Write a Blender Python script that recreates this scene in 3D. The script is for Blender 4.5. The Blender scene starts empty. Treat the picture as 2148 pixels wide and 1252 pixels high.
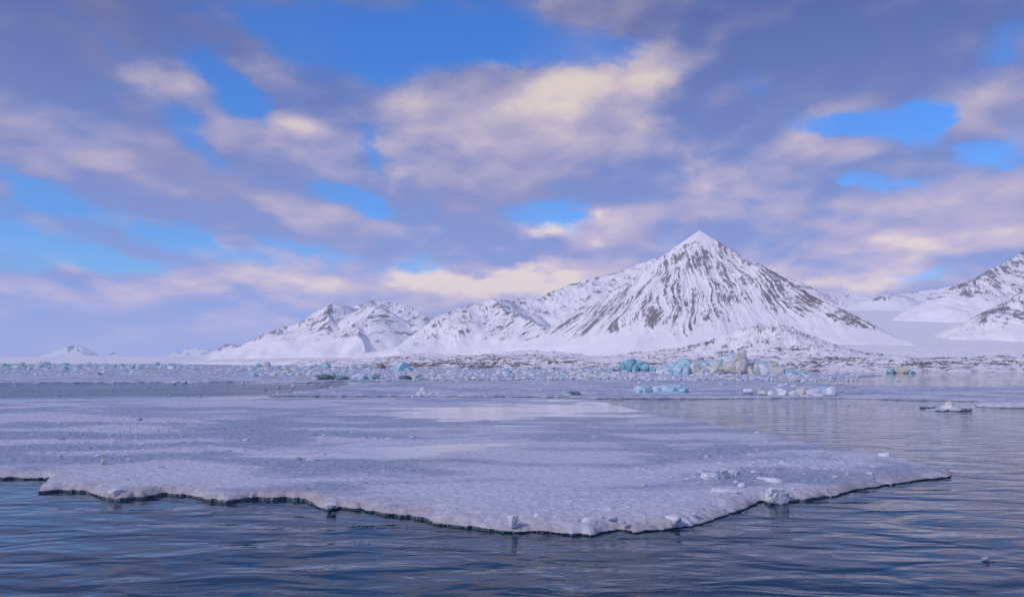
import bpy, math, random
import numpy as np

# ------------------------------------------------------------------ frame constants
F, CX, HY, CAMH = 1650.0, 1074.0, 760.0, 8.0        # focal length and horizon of the photograph, camera height in metres
scene = bpy.context.scene
COL = scene.collection

# ------------------------------------------------------------------ camera
cam_data = bpy.data.cameras.new('camera')
cam = bpy.data.objects.new('camera', cam_data)
COL.objects.link(cam)
cam.location = (0, 0, CAMH)
cam.rotation_euler = (math.radians(90), 0, 0)
cam_data.sensor_width = 36.0
cam_data.lens = 36.0 * F / 2148.0
cam_data.shift_y = (HY - 626.0) / 2148.0
cam_data.clip_start = 0.5
cam_data.clip_end = 90000
scene.camera = cam

# ------------------------------------------------------------------ exposure
scene.view_settings.view_transform = 'Standard'
scene.view_settings.look = 'None'
scene.view_settings.gamma = 1.0
scene.view_settings.exposure = 0.0
scene.view_settings.use_curve_mapping = False
scene.cycles.use_denoising = True
scene.cycles.max_bounces = 6
scene.cycles.volume_bounces = 2
scene.cycles.caustics_reflective = False
scene.cycles.caustics_refractive = False

# ------------------------------------------------------------------ sun (behind the camera, to the left, veiled by cloud)
SUN_EL, SUN_AZ = 36.0, -125.0                        # azimuth from +Y, clockwise positive
SUN_STRENGTH, SUN_ANGLE = 1.9, 12.0
sd = bpy.data.lights.new('sun', 'SUN')
sd.energy = SUN_STRENGTH
sd.angle = math.radians(SUN_ANGLE)
sd.color = (1.0, 0.865, 0.85)
sun = bpy.data.objects.new('sun', sd)
COL.objects.link(sun)
sun.rotation_euler = (math.radians(90 - SUN_EL), 0, math.radians(180 - SUN_AZ))


# ------------------------------------------------------------------ node helper
class NT:
    def __init__(self, tree):
        self.t = tree

    def new(self, kind, **kw):
        n = self.t.nodes.new(kind)
        for k, v in kw.items():
            setattr(n, k, v)
        return n

    def put(self, sock, v):
        if isinstance(v, bpy.types.NodeSocket):
            self.t.links.new(v, sock)
        elif v is not None:
            sock.default_value = v

    def m(self, op, a, b=None, c=None, clamp=False):
        n = self.new('ShaderNodeMath', operation=op, use_clamp=clamp)
        for i, v in enumerate((a, b, c)):
            if v is not None:
                self.put(n.inputs[i], v)
        return n.outputs[0]

    def vm(self, op, a, b=None, out=0, scale=None):
        n = self.new('ShaderNodeVectorMath', operation=op)
        self.put(n.inputs[0], a)
        if b is not None:
            self.put(n.inputs[1], b)
        if scale is not None:
            self.put(n.inputs['Scale'], scale)
        return n.outputs[out]

    def noise(self, vec, scale, detail=4, rough=0.55, dist=0.0, lac=2.0, dim='3D'):
        n = self.new('ShaderNodeTexNoise', noise_dimensions=dim)
        self.put(n.inputs['Vector'], vec)
        n.inputs['Scale'].default_value = scale
        n.inputs['Detail'].default_value = detail
        n.inputs['Roughness'].default_value = rough
        n.inputs['Lacunarity'].default_value = lac
        n.inputs['Distortion'].default_value = dist
        return n.outputs['Fac']

    def map(self, vec, loc=(0, 0, 0), rot=(0, 0, 0), scale=(1, 1, 1), kind='POINT'):
        n = self.new('ShaderNodeMapping', vector_type=kind)
        self.put(n.inputs['Vector'], vec)
        n.inputs['Location'].default_value = loc
        n.inputs['Rotation'].default_value = rot
        n.inputs['Scale'].default_value = scale
        return n.outputs[0]

    def rng(self, v, a, b, c=0.0, d=1.0, smooth=True):
        n = self.new('ShaderNodeMapRange', interpolation_type='SMOOTHSTEP' if smooth else 'LINEAR')
        self.put(n.inputs[0], v)
        for i, x in enumerate((a, b, c, d)):
            self.put(n.inputs[i + 1], x)
        return n.outputs[0]

    def mix(self, fac, a, b):
        n = self.new('ShaderNodeMix', data_type='RGBA')
        self.put(n.inputs[0], fac)
        for s, v in ((n.inputs[6], a), (n.inputs[7], b)):
            if not isinstance(v, bpy.types.NodeSocket):
                v = tuple(v) + (1.0,) if len(v) == 3 else v
            self.put(s, v)
        return n.outputs[2]

    def mul_col(self, a, b):
        n = self.new('ShaderNodeMix', data_type='RGBA', blend_type='MULTIPLY')
        n.inputs[0].default_value = 1.0
        for s, v in ((n.inputs[6], a), (n.inputs[7], b)):
            if not isinstance(v, bpy.types.NodeSocket):
                v = tuple(v) + (1.0,) if len(v) == 3 else v
            self.put(s, v)
        return n.outputs[2]


def lin(r, g, b):
    return tuple(((c / 255.0) / 12.92 if c / 255.0 <= 0.04045 else ((c / 255.0 + 0.055) / 1.055) ** 2.4) for c in (r, g, b))


# ------------------------------------------------------------------ sky: broken evening stratocumulus over blue
def build_world():
    w = bpy.data.worlds.new('World')
    scene.world = w
    w.use_nodes = True
    t = w.node_tree
    t.nodes.clear()
    N = NT(t)
    STR = 0.1
    tc = N.new('ShaderNodeTexCoord').outputs['Generated']
    sep = N.new('ShaderNodeSeparateXYZ')
    N.put(sep.inputs[0], tc)
    x, y, z = sep.outputs
    az = N.m('ARCTAN2', x, y)
    el = N.m('ARCSINE', z)
    ae = N.new('ShaderNodeCombineXYZ')
    N.put(ae.inputs[0], az)
    N.put(ae.inputs[1], el)
    ae = ae.outputs[0]

    # slow bends of the coordinates so that no placed form keeps a round outline
    warp_src = N.map(ae, scale=(1.0, 2.0, 1.0))
    wn = N.new('ShaderNodeTexNoise', noise_dimensions='2D')
    N.put(wn.inputs['Vector'], warp_src)
    wn.inputs['Scale'].default_value = 9.0
    wn.inputs['Detail'].default_value = 7.0
    wn.inputs['Roughness'].default_value = 0.68
    wv = N.vm('SUBTRACT', wn.outputs['Color'], (0.5, 0.5, 0.5))
    wv = N.vm('MULTIPLY', wv, (0.08, 0.042, 0.0))
    aew = N.vm('ADD', ae, wv)

    AZ0, AZ1, EL0, EL1, NA, NE = -0.85, 0.85, -0.10, 0.62, 181, 129
    gaz = np.linspace(AZ0, AZ1, NA)[:, None]
    gel = np.linspace(EL0, EL1, NE)[None, :]

    def curves(node_in, cols):                          # three functions of one coordinate in one RGB Curves node
        n = N.new('ShaderNodeRGBCurve')
        mp = n.mapping
        mp.use_clip = False
        mp.extend = 'HORIZONTAL'
        for k in range(3):
            c = mp.curves[k]
            pts = cols[k]
            c.points[0].location = (0.0, float(pts[0]))
            c.points[1].location = (1.0, float(pts[-1]))
            for i in range(1, len(pts) - 1):
                c.points.new(i / (len(pts) - 1.0), float(pts[i]))
            for p in c.points:
                p.handle_type = 'VECTOR'
        mp.update()
        N.put(n.inputs['Color'], node_in)
        return N.vm('SUBTRACT', n.outputs[0], (0.5, 0.5, 0.5))

    sw = N.new('ShaderNodeSeparateXYZ')
    N.put(sw.inputs[0], aew)
    ca = N.rng(sw.outputs[0], AZ0, AZ1, 0, 1, smooth=False)
    ce = N.rng(sw.outputs[1], EL0, EL1, 0, 1, smooth=False)

    def blob_sum(blobs, K=12):
        """The placed forms as one smooth field over azimuth and elevation, written as a short sum of products of curves."""
        fld = np.zeros((NA, NE))
        for (px, py, sx, sy, rot, amp) in blobs:
            a = math.atan((px - CX) / F)
            e = math.atan((HY - py) / F * math.cos(a))
            r = math.radians(rot)
            da, de = gaz - a, gel - e
            u = (da * math.cos(r) + de * math.sin(r)) / (sx / F)
            v = (-da * math.sin(r) + de * math.cos(r)) / (sy / F)
            fld += amp * 0.45 ** (u * u + v * v)
        edge = np.clip((gaz - AZ0) / 0.1, 0, 1) * np.clip((AZ1 - gaz) / 0.1, 0, 1) * np.clip((gel - EL0) / 0.05, 0, 1) * np.clip((EL1 - gel) / 0.1, 0, 1)
        fld *= edge
        U, S, V = np.linalg.svd(fld, full_matrices=False)
        acc = None
        for k in range(0, K, 3):
            us, vs, wt = [], [], []
            for j in range(k, k + 3):
                mu, mv = np.abs(U[:, j]).max(), np.abs(V[j]).max()
                us.append(U[:, j] / mu * 0.5 + 0.5)
                vs.append(V[j] / mv * 0.5 + 0.5)
                wt.append(float(S[j] * mu * mv * 4.0))
            pa = curves(ca, us)
            pe = N.vm('MULTIPLY', curves(ce, vs), tuple(wt))
            d = N.vm('DOT_PRODUCT', pa, pe, out=1)
            acc = d if acc is None else N.m('ADD', acc, d)
        return acc

    cover_blobs = [
        # open blue
        (740, 90, 240, 46, 0, -1.1), (1120, 95, 120, 50, -8, -1.0), (1270, 105, 60, 40, 0, -0.6),
        (500, 190, 110, 24, -42, -0.8), (370, 265, 130, 24, -38, -0.75), (270, 368, 95, 22, -4, -0.9),
        (70, 395, 60, 30, -20, -0.8), (715, 405, 75, 26, -22, -1.0), (775, 440, 45, 24, -30, -0.8), (775, 320, 26, 34, 0, -0.8),
        (1140, 442, 95, 24, -3, -1.0), (1195, 492, 50, 16, -20, -0.7), (330, 480, 170, 15, -17, -0.75),
        (90, 522, 90, 22, -12, -1.0), (240, 556, 90, 13, -14, -0.8), (640, 522, 90, 18, -14, -0.9),
        (870, 553, 45, 12, -10, -0.8), (540, 648, 55, 17, -8, -1.0), (410, 655, 50, 9, 0, -0.6), (190, 630, 60, 10, 0, -0.5),
        (1800, 255, 130, 24, -8, -1.0), (1950, 235, 60, 36, 20, -0.75), (1590, 165, 80, 24, -18, -0.8),
        (1870, 388, 95, 14, -18, -0.9), (2070, 320, 45, 22, 0, -0.7), (1930, 572, 70, 20, 0, -0.9), (1385, 510, 22, 9, 0, -0.8),
        (1460, 320, 26, 16, -30, -0.4), (200, 80, 70, 40, -30, -0.35), (2090, 110, 50, 40, 30, -0.5), (1760, 375, 26, 12, -20, -0.7),
        # cloud
        (1200, 240, 300, 95, -6, 0.8), (1380, 330, 300, 90, -10, 0.8), (140, 220, 190, 120, -25, 0.7),
        (640, 290, 120, 90, -45, 0.7), (1770, 110, 260, 80, -8, 0.9), (430, 430, 250, 46, -12, 0.7),
        (920, 380, 150, 60, -10, 0.6), (1000, 510, 260, 40, -3, 0.7), (1620, 430, 250, 80, -10, 0.8),
        (2000, 470, 200, 60, 6, 0.8), (900, 640, 700, 40, 0, 0.6), (330, 690, 420, 60, 0, 0.5), (1800, 560, 160, 40, 0, 0.5),
        (400, 60, 160, 30, -10, 0.5), (2030, 240, 60, 60, 20, 0.5),
    ]
    lit_blobs = [
        (1240, 185, 170, 50, 8, 0.85), (1345, 150, 70, 38, 15, 0.7), (840, 240, 60, 60, -40, 0.55), (960, 250, 90, 40, -30, 0.45),
        (1200, 300, 170, 60, -8, 0.42), (1340, 265, 50, 22, -20, 0.5), (410, 190, 70, 26, -42, 0.65), (310, 160, 36, 16, -50, 0.5),
        (625, 265, 60, 40, -42, 0.6), (570, 145, 45, 24, -10, 0.45), (150, 290, 90, 30, -25, 0.22), (1720, 275, 60, 36, 0, 0.75),
        (2000, 210, 60, 30, 10, 0.5), (2080, 190, 40, 30, 20, 0.5), (1145, 474, 38, 15, -5, 1.5), (1230, 505, 30, 8, -25, 0.9), (1010, 602, 170, 20, -2, 1.6),
        (880, 578, 60, 16, -5, 1.2), (1120, 575, 60, 14, 8, 1.1), (1900, 525, 180, 26, 2, 0.8), (1800, 590, 110, 16, 0, 1.4),
        (1465, 345, 34, 24, -60, 0.75), (1540, 400, 110, 28, -5, 0.45), (600, 445, 70, 24, -10, 0.35), (300, 405, 50, 18, -10, 0.5),
        (560, 545, 130, 22, -8, 0.5), (1820, 335, 60, 24, 10, 0.3), (820, 352, 20, 14, 0, 0.8), (1250, 447, 15, 12, 0, 1.0),
        (600, 600, 180, 20, -4, 0.45), (130, 550, 45, 12, -10, 0.5), (1990, 410, 120, 26, 12, 0.35), (680, 640, 200, 18, 0, 0.4), (60, 610, 50, 12, 0, 0.35),
        (870, 480, 90, 26, -10, 0.22), (1300, 470, 50, 26, 0, 0.35), (250, 690, 60, 7, 0, 0.35), (590, 668, 80, 7, -5, 0.5), (1270, 560, 120, 18, 4, 0.35),
        # shade under the thick parts
        (1780, 110, 240, 80, -8, -0.5), (380, 440, 200, 40, -10, -0.35), (500, 360, 230, 40, -14, -0.35), (900, 430, 120, 40, -8, -0.3),
        (1000, 540, 200, 18, 0, -0.35), (100, 120, 120, 70, -20, -0.45), (1480, 240, 110, 60, -20, -0.2), (200, 480, 180, 24, -16, -0.35),
        (1350, 400, 150, 40, 0, -0.25), (1150, 380, 160, 40, -5, -0.2), (350, 60, 200, 50, 0, -0.4),
    ]
    B = blob_sum(cover_blobs)
    Lb = blob_sum(lit_blobs)

    # cloud deck noise, laid on a flat layer overhead so that it closes up towards the horizon
    def deck(up):
        zz = N.m('ADD', N.m('MAXIMUM', z, 0.0), 0.20 + up)
        p = N.new('ShaderNodeCombineXYZ')
        N.put(p.inputs[0], N.m('DIVIDE', N.m('SUBTRACT', x, up * 0.5), zz))
        N.put(p.inputs[1], N.m('DIVIDE', y, zz))
        q = p.outputs[0]
        p = N.map(q, rot=(0, 0, math.radians(12)), scale=(1.1, 0.78, 1.0))
        a = N.noise(p, 2.0, 3, 0.45, 0.3, dim='2D')
        b = N.noise(q, 5.0, 7, 0.60, 0.0, dim='2D')
        vq = N.vm('ADD', q, N.vm('SCALE', wv, scale=1.6))
        vo = N.new('ShaderNodeTexVoronoi', voronoi_dimensions='2D', feature='F1')
        N.put(vo.inputs['Vector'], vq)
        vo.inputs['Scale'].default_value = 7.5
        puff = N.m('SUBTRACT', 0.75, vo.outputs['Distance'])
        d = N.m('MULTIPLY_ADD', b, 0.30, N.m('MULTIPLY', a, 0.72))
        return N.m('MULTIPLY_ADD', puff, 0.07, d)

    d0 = deck(0.0)
    d1 = deck(0.022)
    cov = N.m('ADD', N.m('MULTIPLY_ADD', d0, 1.8, -0.54), N.m('MULTIPLY', B, 1.12))
    dens = N.rng(cov, -0.14, 0.56)
    veil = N.rng(d1, 0.42, 0.75, 0.0, 0.25)                  # thin cloud drawn across the gaps
    dens = N.m('ADD', dens, N.m('MULTIPLY', N.m('SUBTRACT', 1.0, dens), veil))
    lit = N.m('MULTIPLY', Lb, N.m('MULTIPLY_ADD', d0, 1.2, 0.0))
    lit = N.m('ADD', lit, N.m('MULTIPLY', N.m('SUBTRACT', d0, d1), 1.5))
    lit = N.m('ADD', lit, N.m('MULTIPLY_ADD', d0, 0.5, -0.05))

    sky = N.new('ShaderNodeTexSky', sky_type='NISHITA')
    sky.sun_disc = False
    sky.sun_elevation = math.radians(SUN_EL)
    sky.sun_rotation = math.radians(SUN_AZ)
    sky.altitude = 0
    sky.air_density = 1.0
    sky.dust_density = 0.3
    sky.ozone_density = 3.0
    elt = N.rng(el, 0.0, 0.40, 0, 1, smooth=False)
    tint = N.mix(elt, (0.54, 1.0, 1.52), (0.33, 0.95, 1.85))
    blue = N.mul_col(sky.outputs[0], tint)

    def cs(c, k=1.0):
        return tuple(v / STR * k for v in c)

    shade = N.mix(elt, cs(lin(146, 170, 234)), cs(lin(82, 104, 170)))
    litc = N.mix(elt, cs(lin(214, 198, 228)), cs(lin(170, 164, 190)))
    high = N.mix(elt, cs(lin(252, 234, 226)), cs(lin(220, 204, 196)))
    grey = N.mix(elt, cs(lin(178, 172, 216)), cs(lin(116, 116, 158)))
    shade = N.mix(N.rng(d0, 0.44, 0.70, 0.0, 0.65), shade, grey)
    c1 = N.mix(N.rng(lit, 0.0, 0.72), shade, litc)
    c2 = N.mix(N.rng(lit, 0.5, 1.1), c1, high)
    # thin low air over the far fjord
    col = N.mix(dens, blue, c2)
    low = N.rng(el, 0.0, 0.10, 0.80, 0.0)
    col = N.mix(low, col, cs(lin(138, 166, 240)))
    bg = N.new('ShaderNodeBackground')
    N.put(bg.inputs[0], col)
    bg.inputs[1].default_value = STR
    out = N.new('ShaderNodeOutputWorld')
    t.links.new(bg.outputs[0], out.inputs[0])
    w.cycles.sampling_method = 'MANUAL'
    w.cycles.sample_map_resolution = 512


build_world()


# ================================================================== helpers for geometry
def P(px, py, Y):
    """Photograph direction + distance -> point in the place (metres)."""
    return ((px - CX) / F * Y, Y, CAMH + (HY - py) / F * Y)


def dist_of(py, z=0.0):
    return (CAMH - z) * F / (py - HY)


def _hash(ix, iy, seed):
    h = (ix.astype(np.int64) * 374761393 + iy.astype(np.int64) * 668265263 + seed * 2147483647 + 1013904223) & 0xFFFFFFFF
    h = ((h ^ (h >> 13)) * 1274126177) & 0xFFFFFFFF
    h = ((h ^ (h >> 16)) * 2246822519) & 0xFFFFFFFF
    return (h ^ (h >> 15)) & 0xFFFFFFFF


def perlin(x, y, seed=0):
    x = np.asarray(x, float)
    y = np.asarray(y, float)
    x0 = np.floor(x)
    y0 = np.floor(y)
    fx, fy = x - x0, y - y0
    u = fx * fx * fx * (fx * (fx * 6 - 15) + 10)
    v = fy * fy * fy * (fy * (fy * 6 - 15) + 10)

    def g(i, j):
        a = _hash(x0 + i, y0 + j, seed) * (2 * math.pi / 4294967296.0)
        return np.cos(a) * (fx - i) + np.sin(a) * (fy - j)
    n00, n10, n01, n11 = g(0, 0), g(1, 0), g(0, 1), g(1, 1)
    return ((n00 * (1 - u) + n10 * u) * (1 - v) + (n01 * (1 - u) + n11 * u) * v) * 1.45


def fbm(x, y, seed=0, octaves=5, gain=0.5, lac=2.03):
    s, a, f = 0.0, 1.0, 1.0
    for k in range(octaves):
        s = s + a * perlin(x * f + 17.3 * k, y * f - 9.1 * k, seed + k * 31)
        a *= gain
        f *= lac
    return s


def ridged(x, y, seed=0, octaves=4, gain=0.5, lac=2.1):
    s, a, f, tot = 0.0, 1.0, 1.0, 0.0
    for k in range(octaves):
        n = 1.0 - np.abs(perlin(x * f + 5.7 * k, y * f + 3.3 * k, seed + 101 * k)) * 1.6
        s = s + a * n
        tot += a
        a *= gain
        f *= lac
    return s / tot


def sstep(a, b, x):
    t = np.clip((x - a) / (b - a), 0, 1)
    return t * t * (3 - 2 * t)


def mesh_np(name, verts, quads, smooth=True, attrs=None):
    """numpy arrays -> mesh data; QUADS is (n, 4) or (n, 3)."""
    me = bpy.data.meshes.new(name)
    nv, nf, k = len(verts), len(quads), quads.shape[1]
    me.vertices.add(nv)
    me.vertices.foreach_set('co', np.ascontiguousarray(verts, np.float32).ravel())
    me.loops.add(nf * k)
    me.loops.foreach_set('vertex_index', np.ascontiguousarray(quads, np.int32).ravel())
    me.polygons.add(nf)
    me.polygons.foreach_set('loop_start', np.arange(0, nf * k, k, dtype=np.int32))
    me.polygons.foreach_set('use_smooth', np.full(nf, smooth, dtype=bool))
    for an, av in (attrs or {}).items():
        at = me.attributes.new(an, 'FLOAT', 'POINT')
        at.data.foreach_set('value', np.ascontiguousarray(av, np.float32).ravel())
    me.update(calc_edges=True)
    me.validate()
    return me


def link(name, me, mat=None, parent=None, **props):
    o = bpy.data.objects.new(name, me)
    COL.objects.link(o)
    if mat is not None:
        me.materials.append(mat)
    if parent is not None:
        o.parent = parent
    for k, v in props.items():
        if v is not None:
            o[k] = v
    return o


def grid_quads(nr, nc):
    i = np.arange(nr * nc).reshape(nr, nc)
    return np.stack([i[:-1, :-1], i[:-1, 1:], i[1:, 1:], i[1:, :-1]], -1).reshape(-1, 4)


# ================================================================== materials
def new_mat(name):
    m = bpy.data.materials.new(name)
    m.use_nodes = True
    m.node_tree.nodes.clear()
    N = NT(m.node_tree)
    b = N.new('ShaderNodeBsdfPrincipled')
    o = N.new('ShaderNodeOutputMaterial')
    m.node_tree.links.new(b.outputs[0], o.inputs[0])
    return m, N, b


def attr(N, name):
    n = N.new('ShaderNodeAttribute', attribute_name=name)
    return n.outputs['Fac']


def bump(N, h, dist, strength=1.0, normal=None):
    n = N.new('ShaderNodeBump')
    n.inputs['Strength'].default_value = strength
    n.inputs['Distance'].default_value = dist
    N.put(n.inputs['Height'], h)
    if normal is not None:
        N.put(n.inputs['Normal'], normal)
    return n.outputs[0]


def terrain_mat(name, fine, rock_a, rock_b, snow=(0.93, 0.935, 0.96), breakup=0.5, width=0.10, relief=1.0):
    m, N, b = new_mat(name)
    co = N.new('ShaderNodeTexCoord').outputs['Object']
    n1 = N.noise(co, fine, 5, 0.6)
    n2 = N.noise(co, fine * 4.1, 3, 0.6)
    brk = N.m('ADD', N.m('MULTIPLY_ADD', n1, 1.0, -0.5), N.m('MULTIPLY_ADD', n2, 0.6, -0.3))
    f = N.m('ADD', attr(N, 'rock'), N.m('MULTIPLY', brk, breakup))
    fac = N.rng(f, 0.5 - width, 0.5 + width)
    rock = N.mix(n1, rock_a, rock_b)
    dust = N.mix(N.rng(n2, 0.45, 0.75, 0.0, 0.45), rock, (0.55, 0.56, 0.60))
    sn = N.mix(N.noise(co, fine * 0.35, 3), tuple(c * 0.95 for c in snow), snow)
    N.put(b.inputs['Base Color'], N.mix(fac, sn, dust))
    b.inputs['Roughness'].default_value = 0.85
    b.inputs['Specular IOR Level'].default_value = 0.2
    N.put(b.inputs['Normal'], bump(N, N.m('MULTIPLY', n1, N.m('MULTIPLY_ADD', fac, 0.9, 0.1)), 0.35 / fine * 0.25 * relief))
    return m


M_PEAK = terrain_mat('peak_snow_rock', 0.30, (0.15, 0.135, 0.145), (0.27, 0.245, 0.25), breakup=0.5)
M_MID = terrain_mat('mountain_snow_rock', 0.16, (0.14, 0.13, 0.14), (0.25, 0.23, 0.235), breakup=0.5)
M_FAR = terrain_mat('far_snow_rock', 0.07, (0.10, 0.095, 0.105), (0.16, 0.15, 0.16), breakup=0.5)
M_SHORE = terrain_mat('moraine_snow_rock', 0.40, (0.09, 0.07, 0.065), (0.20, 0.15, 0.125), breakup=0.6)
M_GLAC = terrain_mat('glacier_snow', 0.02, (0.25, 0.32, 0.38), (0.35, 0.42, 0.48), breakup=0.3, relief=0.03)


# ================================================================== terrain
def terrain(name, mat, px0, px1, npx, Y0, Y1, nY, hfun, rows='geo', **props):
    """A height field sampled on a fan of bearings and distances; HFUN(X, Y, px) -> (height, rock)."""
    px = np.linspace(px0, px1, npx)[None, :]
    if rows == 'geo':
        Yr = Y0 * (Y1 / Y0) ** np.linspace(0, 1, nY)[:, None]
    else:
        Yr = np.linspace(Y0, Y1, nY)[:, None]
    X = (px - CX) / F * Yr
    Y = Yr + 0 * X
    z, rock = hfun(X, Y, px + 0 * X)
    v = np.stack([X, Y, z], -1).reshape(-1, 3)
    me = mesh_np(name, v, grid_quads(nY, npx), True, {'rock': np.asarray(rock + 0 * z)})
    return link(name, me, mat, kind='structure', **props)


def ridge_field(X, Y, ridges):
    """Highest of the slopes that fall from the ridge lines. ridges: list of (points [(px,py,Y)], slope). Gives height, metres along the ridge, metres away."""
    H = np.full(X.shape, -1e4)
    T = np.zeros(X.shape)
    D = np.zeros(X.shape)
    off = 0.0
    for pts, slope in ridges:
        p3 = [P(*p) for p in pts]
        for (ax, ay, az_), (bx, by, bz) in zip(p3[:-1], p3[1:]):
            dx, dy = bx - ax, by - ay
            L = math.hypot(dx, dy)
            t = np.clip(((X - ax) * dx + (Y - ay) * dy) / (L * L), 0, 1)
            d = np.hypot(X - ax - t * dx, Y - ay - t * dy)
            h = az_ + t * (bz - az_) - slope * d
            sel = h > H
            H = np.where(sel, h, H)
            tt = ((X - ax) * dx + (Y - ay) * dy) / L
            T = np.where(sel, off + tt, T)
            D = np.where(sel, d, D)
            off += L
    return H, T, D


def ridge_mountain(ridges, foot, gul, amp, rock_bias, seed, soft, streak=1.0, rough=1.0, apron=0.22):
    def f(X, Y, px):
        wx = fbm(X / (gul * 5), Y / (gul * 5), seed + 5, 3) * gul * 0.9
        wy = fbm(X / (gul * 5) + 40, Y / (gul * 5), seed + 6, 3) * gul * 0.9
        H, T, D = ridge_field(X + wx, Y + wy, ridges)
        top = max(P(*p)[2] for pts, s in ridges for p in pts)
        g = ridged(T / gul + 0.25 * fbm(X / gul, Y / gul, seed + 9, 2), D / (gul * 7), seed, 4, 0.55)
        env = sstep(0, gul * 1.5, D) * sstep(foot, foot + 0.25 * (top - foot), H)
        z = H + 0.6 * amp * (g - 0.62) * (0.2 + 0.8 * env)
        z = z + rough * amp * 0.10 * fbm(X / (gul * 0.8), Y / (gul * 0.8), seed + 3, 4)
        z = foot + soft * np.logaddexp(0, (z - foot) / soft) - soft * 0.1 - apron * np.clip(foot + soft - H, 0, None)
        rel = (H - foot) / (top - foot)
        gt = ridged((T + gul * 0.2 * fbm(X / gul, Y / gul, seed + 12, 2)) / (gul * 0.13), D / (gul * 1.8), seed + 15, 2, 0.5)
        gf = ridged((T + gul * 0.25 * fbm(X / gul, Y / gul, seed + 12, 2)) / (gul * 0.30), D / (gul * 3.2), seed + 13, 3, 0.6)
        z = z + env * amp * 0.16 * (gf - 0.6)
        rock = 0.445 + streak * (0.55 * (gf - 0.66) + 0.38 * (gt - 0.6)) + streak * 0.60 * (g - 0.74) + 0.26 * fbm(X / (gul * 1.6), Y / (gul * 1.6), seed + 21, 5, 0.6) + rock_bias
        crest = 0.30 * np.exp(-D / (gul * 0.9))
        rock = rock + crest * (0.5 + fbm(X / gul, Y / gul, seed + 33, 3))
        rock = rock - 0.6 * sstep(0.34, 0.05, rel)
        return z, rock
    return f


# ---- the tall pyramid peak -------------------------------------------------------------------------------
AX, AY, AZT = P(1467, 480, 2200)


def peak_fun(X, Y, px):
    x, y = X - AX, Y - AY
    wx = fbm(X / 260, Y / 260, 71, 3) * 22
    wy = fbm(X / 260 + 9, Y / 260, 72, 3) * 22
    r0 = np.hypot(x, y)
    k = sstep(10, 160, r0)
    x, y = x + wx * k, y + wy * k
    r = np.hypot(x, y) + 1e-6
    th = np.arctan2(y, x)
    # ridge rays: direction angle, fall per metre
    rays = [(178, 0.70), (-122, 0.74), (-97, 0.74), (-58, 0.58), (2, 0.615), (60, 0.8), (120, 0.8)]
    base = np.full(X.shape, -1e9)
    for (a1, s1), (a2, s2) in zip(rays, rays[1:] + rays[:1]):
        d1 = (math.cos(math.radians(a1)), math.sin(math.radians(a1)))
        d2 = (math.cos(math.radians(a2)), math.sin(math.radians(a2)))
        det = d1[0] * d2[1] - d1[1] * d2[0]
        gx = (s1 * d2[1] - s2 * d1[1]) / det
        gy = (d1[0] * s2 - d2[0] * s1) / det
        b_ = gx * x + gy * y
        base = np.maximum(base, b_)
    h = AZT - base * (1.0 - 0.06 * sstep(0, 500, r))
    # gullies run down the fall lines and branch
    lr = np.log(r + 90.0)
    fan = np.arctan2(x, 260.0 - y) * 420.0                   # metres across the fall lines, which spread slowly downhill
    aw = fan + 7 * fbm(X / 90, Y / 90, 55, 3) + 2.0 * fbm(X / 18, Y / 18, 56, 2)
    g1 = ridged(aw / 38.0, lr * 1.5, 11, 3, 0.5)
    g2 = ridged(aw / 11.0, lr * 1.7, 23, 3, 0.6)
    g3 = ridged(aw / 4.4, lr * 3.0, 37, 2, 0.5)
    mid = sstep(5, 160, r) * sstep(0.02, 0.35, (h - 10) / AZT)
    z = h + mid * (8.0 * (g1 - 0.68) + 3.2 * (g2 - 0.62))
    z = z + (0.25 + 0.75 * mid) * 1.8 * fbm(X / 22, Y / 22, 81, 4)
    foot = 18.0
    soft = 28.0
    z = foot + soft * np.logaddexp(0, (z - foot) / soft) - 4 - 0.22 * np.clip(foot + soft - h, 0, None)
    # bare rock on the ribs, snow in the channels
    rel = np.clip((h - foot) / (AZT - foot), 0, 1)
    right = sstep(-1.25, -0.75, th) * sstep(0.9, 0.2, th)      # the rocky right flank
    blotch = fbm(X / 75, Y / 75, 91, 4)
    fine = fbm(X / 13, Y / 13, 93, 3)
    rock = 0.485 + 0.55 * (g2 - 0.66) + 0.55 * (g3 - 0.62) + 0.38 * (g1 - 0.68) + 0.15 * blotch + 0.16 * fine
    rock = rock + right * (0.06 + 0.18 * blotch + 0.16 * fine)
    lo = 0.07 + 0.16 * sstep(-2.0, -1.3, th) * sstep(-0.9, -1.3, th)
    band = sstep(lo, lo + 0.16, rel + 0.05 * blotch) * (1 - 0.7 * sstep(0.70 + 0.12 * blotch, 1.0, rel))
    rock = rock * band + (1 - band) * (0.14 + 0.5 * (g2 - 0.72) + 0.24 * fine)
    u = (th + 1.80) / 0.20                                   # wind-bared scree fan under the upper buttress
    rock = rock + 0.26 * np.exp(-u * u) * np.exp(-((rel - 0.72) / 0.09) ** 2)
    st = ridged(aw / 42.0 + 3.0, lr * 0.4, 207, 2, 0.5)      # long bare streaks low on the front face
    rock = rock + (0.16 + 0.6 * (g3 - 0.5)) * sstep(0.66, 0.9, st) * np.exp(-((rel - 0.20) / 0.10) ** 2) * sstep(-0.9, -1.2, th) * sstep(0.0, 0.35, perlin(aw / 75.0, lr * 2.2, 209) + 0.2)
    return z, rock


terrain('mountain', M_PEAK, 1010, 2060, 1000, 1500, 2560, 520, peak_fun, rows='lin',
        label='tall snow pyramid peak with bare rock ribs', category='mountain')

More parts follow.
